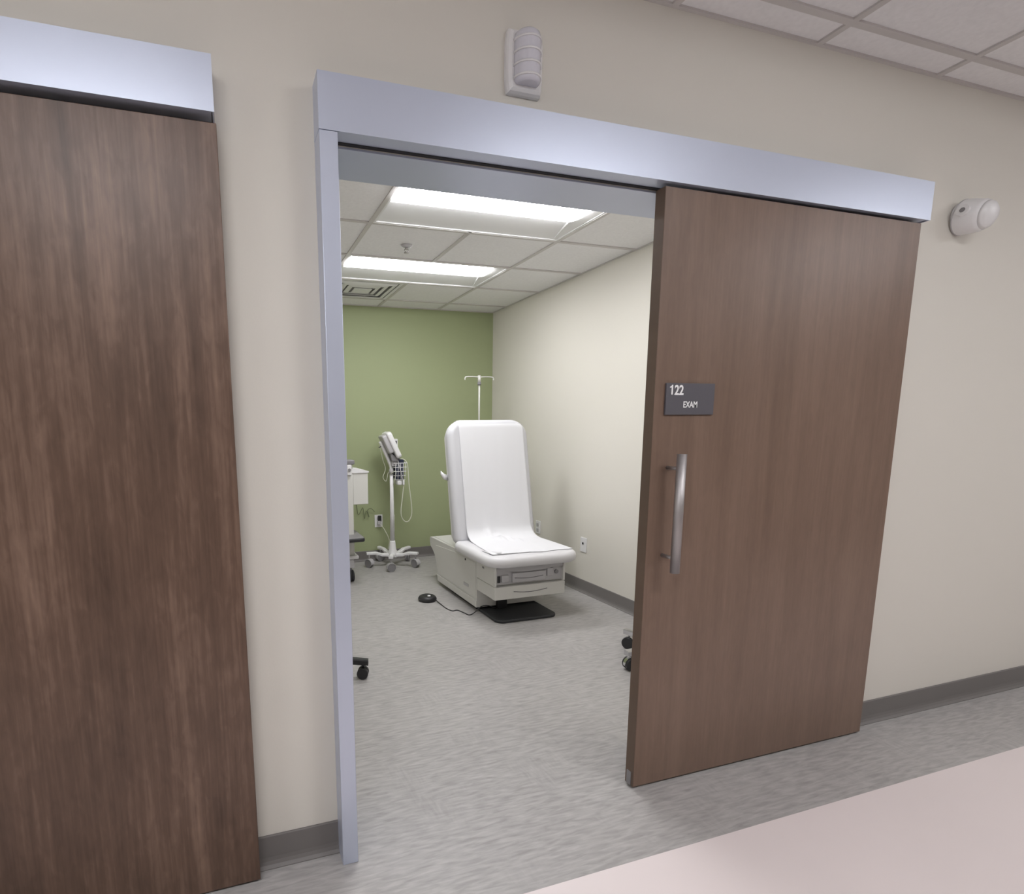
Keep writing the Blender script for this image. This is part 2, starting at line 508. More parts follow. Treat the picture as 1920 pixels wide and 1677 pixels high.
# room sign: plate with raised lettering
sg = thing('room_sign', 'small charcoal sign reading 122 EXAM on the brown sliding door', 'sign', (1.027, YD - 0.004, 1.416))
MB().box(-0.1015, 0.1015, -0.0035, 0.004, -0.052, 0.052, 0.0012).done('plate', 'sign', sg)
def lettering(name, text, size, x, z, parent, sx=0.86, bold=0.012):
    cu = bpy.data.curves.new(name, 'FONT')
    cu.body = text; cu.size = size; cu.extrude = 0.0005; cu.offset = bold * size
    o = bpy.data.objects.new(name, cu); COL.objects.link(o)
    bpy.context.view_layer.update()
    me = bpy.data.meshes.new_from_object(o.evaluated_get(bpy.context.evaluated_depsgraph_get()))
    bpy.data.objects.remove(o); bpy.data.curves.remove(cu)
    me.transform(Matrix.Diagonal((sx, 1, 1, 1)))
    me.transform(Matrix.Rotation(PI / 2, 4, 'X'))
    me.transform(Matrix.Translation((x, -0.0040, z)))
    me.name = name
    me.materials.clear(); me.materials.append(M['ink'])
    o = bpy.data.objects.new(name, me); COL.objects.link(o); o.parent = parent
    return o
lettering('room_number', '22', 0.044, -0.0690, 0.0145, sg, 0.86, 0.026)
q = MB()
q.prism([(-0.0815, 0.0145), (-0.0760, 0.0145), (-0.0760, 0.0462), (-0.0800, 0.0462), (-0.0825, 0.0425), (-0.0880, 0.0400), (-0.0880, 0.0362), (-0.0815, 0.0378)], 'y', -0.0045, -0.0030)
q.done('room_number', 'ink', sg)
lettering('room_name', 'EXAM', 0.0285, -0.030, -0.0275, sg, 0.80, 0.014)

# ------------------------------------------------------------------ things on the corridor wall
st = thing('alarm_strobe', 'white wall alarm with ribbed curved lens above the doorway', 'alarm', (0.405, 0, 2.357))
b = MB()
def plate_outline(w, h, i):
    pts = []
    for k in range(-8, 9):
        pts.append(((w - i) * (1 - 0.10 * (k / 8) ** 4), (h - i) * k / 8))
    return pts + [(-x, z) for x, z in reversed(pts)]
rings = []
for y, i in ((0, 0), (-0.012, 0), (-0.020, 0.004), (-0.026, 0.012)):
    rings.append([(x, y, z) for x, z in plate_outline(0.058, 0.082, i)])
b.loft(rings, smooth=False)
b.done('backplate', 'plastic', st)
l = MB()
def lens_ring(z, s):
    return [(0.040 * s * math.cos(a), -0.024 - 0.040 * s * math.sin(a), z) for a in [PI * k / 16 for k in range(17)]]
l.loft([lens_ring(-0.064, 0.80), lens_ring(-0.058, 0.97), lens_ring(-0.05, 1.0), lens_ring(0.052, 1.0), lens_ring(0.064, 0.93), lens_ring(0.072, 0.7)])
ls = l.done('lens', 'lens', st)
for z in (-0.050, -0.018, 0.014, 0.046):
    rb = MB()
    rb.loft([[(0.0425 * math.cos(a), -0.024 - 0.0425 * math.sin(a), z + q) for a in [PI * k / 16 for k in range(17)]] for q in (-0.0025, 0.0025)])
    o = rb.done('rib', 'plastic', ls)

el = thing('emergency_light', 'white round emergency lamp head on the wall beside the silver header', 'lamp', (2.375, 0, 2.137))
MB().lathe([(0.0, 0.0), (0.050, 0.0), (0.052, -0.008), (0.048, -0.014), (0, -0.014)], 32, axis='y').done('wall_plate', 'plastic', el)
AIM = Matrix.Rotation(math.radians(11), 4, 'X')
q = MB(); q.T = AIM; q.lathe([(0.0, -0.013), (0.061, -0.013), (0.0645, -0.016), (0.065, -0.022), (0.063, -0.05), (0.058, -0.078), (0.052, -0.093)], 36, axis='y'); hs = q.done('housing', 'plastic', el)
q = MB(); q.T = AIM; q.lathe([(0.052, -0.092), (0.047, -0.103), (0.036, -0.112), (0.02, -0.117), (0.0, -0.118)], 36, axis='y'); q.done('lens', 'plastic', el)
q = MB(); q.T = AIM; q.lathe([(0.0645, -0.0135), (0.066, -0.0145), (0.066, -0.0175), (0.0645, -0.0185)], 36, axis='y'); q.done('seam', 'lgrey', el)
k = MB(); k.T = AIM; k.cyl((-0.048, -0.047, 0.012), (-0.070, -0.047, 0.016), 0.0205, 22)
kb = k.done('pivot', 'plastic', el)
q = MB(); q.T = AIM; q.cyl((-0.0695, -0.047, 0.0159), (-0.0715, -0.047, 0.0163), 0.009, 14); q.done('screw', 'grey', kb)

# ------------------------------------------------------------------ exam room ceiling fittings
vt = thing('air_vent', 'square louvred ceiling air vent next to the green wall', 'vent', ((VENT[0] + VENT[1]) / 2, (VENT[2] + VENT[3]) / 2, HR))
vf = MB()
s = G / 2 - 0.013
MB().box(-s, s, -s, s, 0.016, 0.020).done('backing', 'lgrey', vt)
def square_ring(mb, o, zo, i, zi, th=0.004):
    a = [(-o, -o, zo), (o, -o, zo), (o, o, zo), (-o, o, zo)]
    c = [(-i, -i, zi), (i, -i, zi), (i, i, zi), (-i, i, zi)]
    for q in range(4):
        r = (q + 1) % 4
        lo = [a[q], a[r], c[r], c[q]]
        hi = [(x, y, z + th) for x, y, z in lo]
        mb.loft([lo, hi], smooth=False)
vf = MB(); square_ring(vf, s, -0.001, s - 0.030, -0.001); vf.done('frame', 'refl', vt)
for o_ in (0.250, 0.192, 0.134):
    q = MB(); square_ring(q, o_, -0.002, o_ - 0.036, -0.008); q.done('louvre', 'refl', vt)
MB().box(-0.075, 0.075, -0.075, 0.075, -0.010, -0.006).done('centre_plate', 'refl', vt)

sp = thing('sprinkler_head', 'small fire sprinkler hanging from the ceiling between the two lights', 'sprinkler', (0.704, 2.023, HR))
MB().lathe([(0.0, 0.004), (0.038, 0.004), (0.036, -0.004), (0.018, -0.012), (0.0, -0.012)], 24).done('escutcheon', 'lgrey', sp)
f = MB(); f.cyl((0, 0, -0.012), (0, 0, -0.022), 0.010, 14)
for sx in (-1, 1): f.tube([(sx * 0.010, 0, -0.02), (sx * 0.014, 0, -0.03), (0.0, 0, -0.042)], 0.003, 8)
f.done('yoke', 'steel', sp)
MB().lathe([(0.0, -0.041), (0.016, -0.041), (0.017, -0.044), (0.0, -0.044)], 18).done('deflector', 'steel', sp)

# ------------------------------------------------------------------ exam table
TX = 1.468
et = thing('exam_table', 'white power exam table with raised upholstered back and front drawers', 'exam table', (TX, 2.25, 0))
def ep(mb, name, m, parent=None):
    o = mb.done(name, m)
    o.parent = parent or et
    if parent is None: o.matrix_parent_inverse = Matrix.Translation((-TX, -2.25, 0))
    return o
def tcl(x): return TX + x
BW = 0.273
# black foot plate on the floor
fp = MB(); fp.T = Matrix.Translation((TX - 0.012, 1.685, 0.0)); fp.slab(0.475, 0.90, 0.06, 0.022, 0.008)
ep(fp, 'floor_plate', 'rubber')
side = [(1.975, 0.035), (2.755, 0.035), (2.775, 0.10), (2.80, 0.18), (2.84, 0.245), (2.90, 0.285), (2.945, 0.305), (2.960, 0.34), (2.962, 0.372), (2.945, 0.384), (2.0, 0.392), (1.975, 0.392)]
b = MB(); b.prism(side, 'x', TX - BW, TX + BW)
bo = ep(b, 'base', 'body')
b = MB(); b.prism([(1.972, 0.036), (2.757, 0.036), (2.768, 0.085), (1.972, 0.085)], 'x', TX - BW - 0.006, TX + BW + 0.006)
ep(b, 'skirt', 'body')
for sx in (-1, 1):
    x = TX + sx * (BW + 0.004)
    ppan = [(1.99, 0.10), (2.73, 0.10), (2.76, 0.19), (2.79, 0.25), (2.83, 0.30), (2.80, 0.335), (2.40, 0.362), (1.99, 0.366)]
    b = MB(); b.prism(ppan, 'x', min(x, x - sx * 0.006), max(x, x - sx * 0.006))
    sp_ = ep(b, 'side_panel', 'body')
    b = MB(); b.box(min(x, x + sx * 0.004), max(x, x + sx * 0.004), 2.11, 2.20, 0.150, 0.172, 0.0015)
    o = b.done('badge', 'lgrey'); o.parent = et; o.matrix_parent_inverse = Matrix.Translation((-TX, -2.25, 0))
    b = MB(); b.cyl((x, 2.17, 0.352), (x + sx * 0.004, 2.17, 0.352), 0.008, 14); ep(b, 'side_knob', 'black')
# rear deck rim
b = MB(); b.box(TX - BW + 0.025, TX + BW - 0.025, 2.40, 2.925, 0.385, 0.390, 0.002); ep(b, 'rear_deck', 'body')
# black mast under the front
b = MB(); b.box(TX - 0.12, TX - 0.05, 1.93, 1.98, 0.018, 0.165, 0.004); ep(b, 'mast_cover', 'black')
# upper front box: shell with a recessed fascia and a drawer
ZA, ZB, YF = 0.168, 0.404, 1.695
b = MB()
b.box(TX - BW, TX - BW + 0.014, YF, 1.975, 0.262, ZB)
b.box(TX + BW - 0.014, TX + BW, YF, 1.975, 0.262, ZB)
b.box(TX - BW + 0.014, TX + BW - 0.014, YF + 0.03, 1.975, 0.262, ZB)
ep(b, 'front_box', 'body')
b = MB(); b.box(TX - BW, TX + BW, YF - 0.004, 1.975, ZA, 0.258, 0.004); dr = ep(b, 'lower_drawer', 'body')
pts = [(TX - 0.13 + 0.26 * t / 12, YF - 0.0045, 0.219 - 0.012 * math.sin(PI * t / 12)) for t in range(13)]
g = MB(); g.tube(pts, 0.0028, 8); o = g.done('finger_pull', 'grey'); o.parent = et; o.matrix_parent_inverse = Matrix.Translation((-TX, -2.25, 0))
# recessed fascia with bowed handle rail, middle drawer, outlets
b = MB(); b.box(TX - BW + 0.014, TX + BW - 0.014, YF + 0.022, YF + 0.031, 0.268, 0.400); ep(b, 'fascia', 'lgrey')
b = MB()
n = 16
top = [(TX - 0.255 + 0.51 * i / n, 0.388) for i in range(n + 1)]
bot = [(TX - 0.255 + 0.51 * i / n, 0.366 - 0.014 * max(0, math.sin(PI * (i / n - 0.12) / 0.76))) for i in range(n + 1)]
b.prism(top + bot[::-1], 'y', YF + 0.002, YF + 0.020); ep(b, 'handle_rail', 'lgrey')
b = MB(); b.box(TX - 0.135, TX + 0.125, YF + 0.004, YF + 0.022, 0.279, 0.345, 0.004); md = ep(b, 'middle_drawer', 'lgrey')
pts = [(TX - 0.12 + 0.22 * t / 10, YF + 0.0035, 0.312 - 0.008 * math.sin(PI * t / 10)) for t in range(11)]
b = MB(); b.tube(pts, 0.003, 8); ep(b, 'drawer_pull', 'grey')
b = MB(); b.box(TX - 0.215, TX - 0.160, YF + 0.008, YF + 0.022, 0.286, 0.335, 0.003); ep(b, 'outlet_cover', 'lgrey')
b = MB(); b.box(TX - 0.242, TX - 0.222, YF + 0.014, YF + 0.0225, 0.284, 0.330, 0.002); ep(b, 'power_switch', 'black')
b = MB(); b.box(TX + 0.138, TX + 0.185, YF + 0.008, YF + 0.022, 0.300, 0.358, 0.003); ep(b, 'socket_cover', 'lgrey')
b = MB(); b.cyl((TX + 0.215, YF + 0.022, 0.325), (TX + 0.215, YF + 0.012, 0.325), 0.014, 18); ep(b, 'key_lock', 'grey')
b = MB(); b.box(TX - BW - 0.003, TX - BW, 1.86, 1.885, 0.352, 0.366, 0.001); ep(b, 'latch', 'grey')
# stirrup covers / underside trim between box and seat
b = MB(); b.box(TX - 0.235, TX + 0.235, 1.72, 2.30, 0.40, 0.412); ep(b, 'seat_pan', 'lgrey')
# seat cushion
b = MB(); b.T = Matrix.Translation((TX + 0.007, 1.605, 0.404)); b.slab(0.705, 0.70, 0.11, 0.074, 0.034, rb=0.13, seg=10, lay=6)
ep(b, 'seat_cushion', 'vinylw')
# raised back: local x across, local y up the back, local z out of the front
TILT = math.radians(11.3)
BM_ = Matrix(((1, 0, 0, TX + 0.020), (0, math.sin(TILT), -math.cos(TILT), 2.335), (0, math.cos(TILT), math.sin(TILT), 0.435), (0, 0, 0, 1)))
b = MB(); b.T = BM_; b.slab(0.69, 0.955, 0.13, 0.105, 0.045, rb=0.05, seg=10, lay=6)
ep(b, 'back_cushion', 'vinylg')
b = MB(); b.T = BM_ @ Matrix.Translation((0, 0.02, -0.028)); b.slab(0.66, 0.925, 0.13, 0.032, 0.010, rb=0.05, seg=10)
ep(b, 'back_shell', 'plastic')
b = MB(); b.T = BM_ @ Matrix.Translation((-0.35, 0.50, -0.012))
b.loft([[(0.02, 0.0, -0.012), (0.02, 0.04, -0.012), (0.02, 0.04, 0.012), (0.02, 0.0, 0.012)],
        [(-0.012, 0.012, -0.010), (-0.012, 0.055, -0.010), (-0.012, 0.055, 0.010), (-0.012, 0.012, 0.010)],
        [(-0.034, 0.05, -0.008), (-0.034, 0.078, -0.008), (-0.034, 0.078, 0.008), (-0.034, 0.05, 0.008)]])
ep(b, 'release_lever', 'plastic')

# paper sheet running over the back and onto the seat
def paper():
    path = []
    def back(t, off):      # t up the back, off in front of the back plane
        return Vector((0, math.sin(TILT) * t - math.cos(TILT) * off + 2.335, math.cos(TILT) * t + math.sin(TILT) * off + 0.435))
    for t in (0.55, 0.65, 0.75, 0.85): path.append(back(t, -0.034))
    for k in range(1, 12):
        a = PI * k / 12
        path.append(back(0.893 + 0.068 * math.sin(a), 0.0365 - 0.0735 * math.cos(a)))
    for t in (0.89, 0.80, 0.7, 0.6, 0.5, 0.42, 0.34, 0.27, 0.20, 0.15, 0.115): path.append(back(t, 0.1085))
    e0, e1 = path[-1], Vector((0, 2.125, 0.4815))
    c0 = Vector((0, 2.228, 0.490))
    for k in range(1, 9):
        t = k / 9
        path.append(e0 * (1 - t) ** 2 + c0 * 2 * t * (1 - t) + e1 * t * t)
    path.append(e1)
    for y in (2.08, 2.04, 1.99, 1.93, 1.88, 1.83, 1.78, 1.74, 1.71, 1.685): path.append(Vector((0, y, 0.4812)))
    mb = MB()
    rows = []
    nx = 56
    rnd = random.Random(3)
    for j, p in enumerate(path):
        u = j / (len(path) - 1)
        fl = 0.0 if u < 0.55 else (u - 0.55) / 0.45
        xl = 1.232 - 0.11 * max(0, fl - 0.5)
        xr = 1.786 + 0.02 * min(1, fl * 1.6)
        row = []
        for i in range(nx + 1):
            s = i / nx
            x = xl + (xr - xl) * s
            q = p.copy(); q.x = x
            over = max(0.0, abs(x - (TX + 0.020)) - 0.215)            # follow the rounded top corners of the back
            if over and j < 24:
                dt = 0.132 - math.sqrt(max(0.0, 0.132 ** 2 - over ** 2))
                k_ = min(1, max(0, (q.z - 1.15) / 0.2))
                q.z -= dt * k_; q.y -= 0.2 * dt * k_
            if u > 0.35:
                wob = math.sin(9 * s + 3 * u) * 0.0012 + math.sin(23 * s + 14 * u) * 0.0006
                wob += 0.030 * math.exp(-((s - 0.42) / 0.07) ** 2) * math.exp(-((u - 0.72) / 0.045) ** 2)
                wob += 0.020 * math.exp(-((s - 0.32) / 0.05) ** 2) * math.exp(-((u - 0.66) / 0.09) ** 2)
                wob += 0.020 * math.exp(-((s - 0.55) / 0.04) ** 2) * math.exp(-((u - 0.75) / 0.03) ** 2)
                wob += 0.016 * math.exp(-((s - 0.63) / 0.03) ** 2) * math.exp(-((u - 0.78) / 0.03) ** 2)
                wob += 0.010 * abs(math.sin(31 * s)) * math.exp(-((s - 0.48) / 0.16) ** 2) * math.exp(-((u - 0.76) / 0.035) ** 2)
                q.z += abs(wob) * (0.9 if u > 0.7 else 0.3)
                q.y -= abs(wob) * (0.3 if u > 0.72 else 1.0)
            if j == len(path) - 1:
                q.y += 0.17 * (1 - s) ** 3 + 0.010 * math.sin(17 * s + 1.0) + 0.03 * s ** 4
            row.append(mb.v(q))
        rows.append(row)
    for a, c in zip(rows[:-1], rows[1:]):
        for i in range(nx): mb.f([a[i], a[i + 1], c[i + 1], c[i]], True)
    o = mb.done('paper_sheet', 'paper')
    md = o.modifiers.new('thickness', 'SOLIDIFY'); md.thickness = 0.0012; md.offset = 0
    return tag(o, 'white paper sheet draped over the back and seat of the exam table', 'paper')
paper()

# foot pedal with its cord
pd = thing('foot_pedal', 'black oval foot pedal on the floor left of the exam table', 'pedal', (0.952, 2.36, 0))
MB().lathe([(0.0, 0.0), (0.062, 0.0), (0.071, 0.006), (0.073, 0.018), (0.066, 0.032), (0.052, 0.041), (0.040, 0.041), (0.034, 0.035), (0.0, 0.035)], 32).done('housing', 'black', pd)
t = MB(); t.T = Matrix.Translation((0.012, -0.005, 0.0345)); t.lathe([(0.0, 0.0), (0.013, 0.0), (0.013, 0.005), (0.0, 0.006)], 16); t.done('indicator', 'ink', pd)
cp = [(1.005, 2.30, 0.010), (1.012, 2.20, 0.004), (1.014, 2.12, 0.004), (1.034, 2.05, 0.004), (1.075, 2.050, 0.004), (1.098, 1.98, 0.004), (1.115, 1.925, 0.004), (1.168, 1.945, 0.012),
      (1.215, 1.95, 0.045), (1.262, 1.945, 0.052), (1.31, 1.935, 0.035), (1.335, 1.945, 0.026)]
c = MB(); c.tube(curve(cp, 5), 0.0035, 8); o = c.done('cord', 'black', pd); o.matrix_parent_inverse = Matrix.Translation((-0.952, -2.36, 0))

# ------------------------------------------------------------------ IV stand
iv = thing('iv_stand', 'slim white IV pole with hooked crossbar behind the exam table', 'IV pole', (1.775, 3.2, 0))
MB().cyl((0, 0, 0.10), (0, 0, 1.20), 0.0125, 16).done('lower_pole', 'plastic', iv)
MB().cyl((0, 0, 1.20), (0, 0, 1.795), 0.0085, 14).done('upper_pole', 'body', iv)
MB().cyl((0, 0, 1.17), (0, 0, 1.215), 0.019, 16).done('clamp', 'grey', iv)
MB().cyl((0, 0, 1.715), (0, 0, 1.742), 0.017, 14).done('collar', 'grey', iv)
MB().cyl((0, 0, 1.742), (0, 0, 1.802), 0.014, 14).done('head', 'body', iv)
for a0 in (0.0, PI):
    c_, s_ = math.cos(a0), math.sin(a0)
    pts = curve([(0, 0, 1.786), (c_ * 0.06, s_ * 0.06, 1.790), (c_ * 0.125, s_ * 0.125, 1.788), (c_ * 0.142, s_ * 0.142, 1.776), (c_ * 0.143, s_ * 0.143, 1.760)], 4)
    MB().tube(pts, 0.0058, 8).done('hook', 'body', iv)
for kx in range(5):
    a = 2 * PI * kx / 5 + 0.3
    c_, s_ = math.cos(a), math.sin(a)
    lg = MB(); lg.tube([(0, 0, 0.10), (c_ * 0.12, s_ * 0.12, 0.09), (c_ * 0.235, s_ * 0.235, 0.075)], [0.014, 0.012, 0.010], 10)
    lg = lg.done('leg', 'plastic', iv)
    MB().cyl((c_ * 0.235 - s_ * 0.01, s_ * 0.235 + c_ * 0.01, 0.03), (c_ * 0.235 + s_ * 0.01, s_ * 0.235 - c_ * 0.01, 0.03), 0.03, 16).done('caster', 'black', lg)
    MB().cyl((c_ * 0.235, s_ * 0.235, 0.055), (c_ * 0.235, s_ * 0.235, 0.08), 0.006, 8).done('stem', 'grey', lg)

# ------------------------------------------------------------------ wheel caster shared builder
def caster(parent, x, y, ang, wheel_r, width, hood, wheelmat, hoodmat, top):
    """swivel caster with hood, axis turned by ang; top = height where the stem ends"""
    T = Matrix.Translation((x, y, 0)) @ Matrix.Rotation(ang, 4, 'Z')
    for sx in (-1, 1):
        q = MB(); q.T = T
        a, b_ = sx * width * 0.05, sx * width * 0.5
        q.cyl((min(a, b_), 0, wheel_r), (max(a, b_), 0, wheel_r), wheel_r, 22)
        q.done('wheel', wheelmat, parent)
    q = MB(); q.T = T
    if hood:
        pr = arc(0, wheel_r, wheel_r * 1.12, -0.15, PI * 0.80, 12)
        inn = arc(0, wheel_r, wheel_r * 1.02, -0.15, PI * 0.80, 12)
        hw = width * (0.20 if hoodmat == 'chrome' else 0.58)
        q.prism(pr + inn[::-1], 'x', -hw, hw)
    q.box(-width * 0.045, width * 0.045, -wheel_r * 0.3, wheel_r * 0.3, wheel_r * 0.8, wheel_r * 2.1)
    q.cyl((0, 0, wheel_r * 2.0), (0, 0, top), 0.007, 10)
    q.done('hood', hoodmat, parent)

# ------------------------------------------------------------------ vitals monitor on rolling stand
vm = thing('vitals_monitor_stand', 'white rolling vitals monitor stand in front of the green wall', 'monitor', (1.017, 3.535, 0))
MB().lathe([(0.0, 0.085), (0.045, 0.085), (0.052, 0.10), (0.048, 0.135), (0.036, 0.16), (0.028, 0.235), (0.024, 0.25), (0.0, 0.25)], 24).done('hub', 'plastic', vm)
MB().tube([(0, 0, 0.24), (0.0, 0, 0.60), (0.0, 0, 0.93)], [0.0225, 0.020, 0.0165], 16).done('post', 'plastic', vm)
for kx in range(5):
    a = math.radians(250 + 72 * kx)
    c_, s_ = math.cos(a), math.sin(a)
    lg = MB()
    rings = []
    for r_, z_, w_, h_ in ((0.03, 0.112, 0.026, 0.030), (0.11, 0.118, 0.023, 0.026), (0.165, 0.138, 0.021, 0.024), (0.262, 0.140, 0.021, 0.022)):
        rings.append([(c_ * r_ - s_ * u, s_ * r_ + c_ * u, z_ + v_) for u, v_ in ((-w_, -h_ / 2), (w_, -h_ / 2), (w_, h_ * 0.2), (w_ * 0.6, h_ / 2), (-w_ * 0.6, h_ / 2), (-w_, h_ * 0.2))])
    lg.loft(rings, smooth=False)
    lg = lg.done('leg', 'plastic', vm)
    caster(lg, c_ * 0.235, s_ * 0.235, a * 1.7 + 0.4, 0.040, 0.042, True, 'grey', 'lgrey', 0.135)
# bent arm that carries the monitor
MB().tube(curve([(0, 0, 0.90), (0.0, 0, 0.96), (-0.020, 0, 1.02), (-0.06, 0, 1.11), (-0.105, 0, 1.21)], 5), 0.0175, 14).done('arm', 'plastic', vm)
MB().lathe([(0.0, 0.90), (0.022, 0.90), (0.023, 0.93), (0.020, 0.95), (0.0, 0.95)], 18).done('arm_collar', 'lgrey', vm)
# monitor: local x across the depth (+y), local y up along the slant, local z out of the screen (+x)
uv = Vector((-0.42, 0, 0.907)); nv = Vector((0.907, 0, 0.42)); dv = Vector((0, 1, 0))
base = Vector((0.036, -0.01, 1.045))
MM = Matrix(((dv.x, uv.x, nv.x, base.x), (dv.y, uv.y, nv.y, base.y), (dv.z, uv.z, nv.z, base.z), (0, 0, 0, 1)))
b = MB(); b.T = MM; b.slab(0.20, 0.265, 0.03, 0.052, 0.016, seg=5, lay=4); mon = b.done('monitor', 'plastic', vm)
b = MB(); b.T = MM @ Matrix.Translation((0, 0.07, -0.045)); b.slab(0.16, 0.185, 0.02, 0.05, 0.012, seg=4, lay=3); b.done('rear_case', 'lgrey', vm)
b = MB(); b.T = MM @ Matrix.Translation((0, 0.035, 0.0521)); b.box(-0.08, 0.08, 0.03, 0.19, 0, 0.0012); b.done('screen', 'black', mon)
b = MB(); b.prism([(-0.030, 1.115), (0.052, 1.035), (0.040, 1.022), (-0.012, 1.030)], 'y', -0.07, 0.06); b.done('bracket', 'grey', vm)
b = MB(); b.box(-0.008, 0.052, -0.045, 0.045, 0.975, 1.030, 0.006); b.done('tilt_block', 'lgrey', vm)
b = MB(); b.T = Matrix.Translation((0.075, 0.10, 1.135)); b.box(-0.022, 0.022, -0.008, 0.045, -0.055, 0.095, 0.006); mod = b.done('probe_holder', 'plastic', vm)
for z0, z1, x0, x1 in ((0.045, 0.075, -0.012, 0.012), (-0.005, 0.028, 0.002, 0.014)):
    b = MB(); b.T = Matrix.Translation((0.075, 0.10, 1.135)); b.box(x0, x1, -0.010, -0.0075, z0, z1, 0.0008); b.done('probe_well', 'black', mod)
b = MB(); b.tube([(-0.105, -0.03, 1.165), (-0.13, -0.04, 1.155)], 0.004, 6); b.done('cable_clip', 'black', vm)
# wire basket with a cuff in it
bx0, bx1, by0, by1 = 0.025, 0.125, -0.055, 0.075
bk = MB()
for z, e in ((1.005, 0.012), (0.965, 0.008), (0.925, 0.004), (0.885, 0.0), (0.845, -0.004)):
    ring = [(bx0 - e, by0 - e, z), (bx1 + e, by0 - e, z), (bx1 + e, by1 + e, z), (bx0 - e, by1 + e, z)]
    for i in range(4): bk.tube([ring[i], ring[(i + 1) % 4]], 0.0042 if z > 1 else 0.003, 6)
for i in range(5):
    x = bx0 + (bx1 - bx0) * i / 4
    for y, e in ((by0, -1), (by1, 1)):
        bk.tube([(x, y + e * 0.012, 1.005), (x, y - e * 0.004, 0.845)], 0.0024, 6)
bk.tube([(0.0, 0, 0.94), (bx0, 0, 0.965)], 0.006, 8)
bk = bk.done('basket', 'plastic', vm)
b = MB(); b.box(bx0 + 0.008, bx1 - 0.008, by0 + 0.010, by1 - 0.012, 0.848, 1.045, 0.012); b.done('cuff', 'navy', vm)
b = MB(); b.box(bx0 + 0.02, bx1 - 0.035, by0, by1 - 0.04, 0.795, 0.838, 0.008); b.box(bx1 - 0.028, bx1 - 0.010, by0, by0 + 0.03, 0.795, 0.840, 0.004); b.done('sensor_box', 'plastic', vm)
tb = curve([(0.045, -0.06, 1.04), (0.07, -0.075, 0.93), (0.085, -0.072, 0.84)], 6); b = MB(); b.tube(tb, 0.0055, 8); b.done('sensor_lead', 'lgrey', vm)
loop = curve([(0.05, -0.03, 1.035), (0.105, -0.045, 1.04), (0.145, -0.05, 0.985), (0.160, -0.05, 0.80), (0.182, -0.05, 0.60), (0.182, -0.05, 0.50), (0.15, -0.05, 0.440), (0.105, -0.05, 0.447), (0.075, -0.05, 0.52), (0.09, -0.045, 0.65), (0.115, -0.03, 0.80)], 8)
b = MB(); b.tube(loop, 0.0050, 8); b.done('cuff_tube', 'cord', vm)
b = MB(); b.tube(curve([(-0.11, 0.01, 1.17), (-0.075, 0.03, 1.04), (-0.05, 0.03, 0.95), (-0.075, 0.03, 0.87), (-0.045, 0.03, 0.83), (-0.03, 0.02, 0.90), (-0.018, 0.015, 0.92)], 6), 0.0035, 6); b.done('monitor_lead', 'cord', vm)
b = MB(); b.tube(curve([(-0.018, -0.022, 0.90), (0.03, -0.05, 0.93), (0.02, -0.05, 0.86), (0.012, -0.025, 0.80)], 6), 0.0035, 6); b.done('power_lead', 'cord', vm)
pc = curve([(-0.055, 0.235, 0.375), (-0.03, 0.18, 0.33), (-0.012, 0.07, 0.24), (-0.03, 0.06, 0.15), (0.03, 0.05, 0.30), (0.026, 0.022, 0.42), (0.030, 0.024, 0.50)], 6)
b = MB(); b.tube(pc, 0.0042, 8); b.done('power_cord', 'cord', vm)
b = MB(); b.box(-0.082, -0.052, 0.232, 0.264, 0.372, 0.412, 0.004); b.done('plug', 'lgrey', vm)

# ------------------------------------------------------------------ wall outlets
def outlet(name, label, loc, rz, w_, h_, ports):
    o = thing(name, label, 'outlet', loc, rz, 'wall outlets of the exam room')
    MB().box(-w_ / 2, w_ / 2, -0.007, 0, -h_ / 2, h_ / 2, 0.002).done('cover_plate', 'plastic', o)
    for (x, z, a, b_, m_) in ports:
        MB().box(x - a, x + a, -0.011, -0.006, z - b_, z + b_, 0.001).done('socket', m_, o)
    return o
outlet('wall_outlet', 'white outlet plate on the green wall with a black and a pale plug', (0.954, YB, 0.405), 0, 0.082, 0.128,
       [(0.0, 0.028, 0.017, 0.015, 'lgrey'), (0.0, -0.028, 0.017, 0.015, 'lgrey')])
ad = thing('plug_adapter', 'small black power adapter plugged into the green wall outlet', 'adapter', (0.958, YB - 0.012, 0.430))
MB().box(-0.017, 0.017, -0.032, 0.0, -0.028, 0.032, 0.006).done('case', 'black', ad)
MB().box(-0.008, -0.004, 0.0, 0.012, -0.01, 0.01).done('prong', 'steel', ad)
outlet('wall_outlet', 'white single jack plate on the cream wall right of the exam table', (XR, 2.145, 0.390), -PI / 2, 0.078, 0.118,
       [(-0.004, 0.012, 0.008, 0.008, 'black')])
outlet('wall_outlet', 'white wall plate half hidden behind the raised table back', (XR, 2.84, 0.42), -PI / 2, 0.075, 0.118,
       [(0.0, 0.025, 0.016, 0.014, 'lgrey'), (0.0, -0.025, 0.016, 0.014, 'lgrey')])

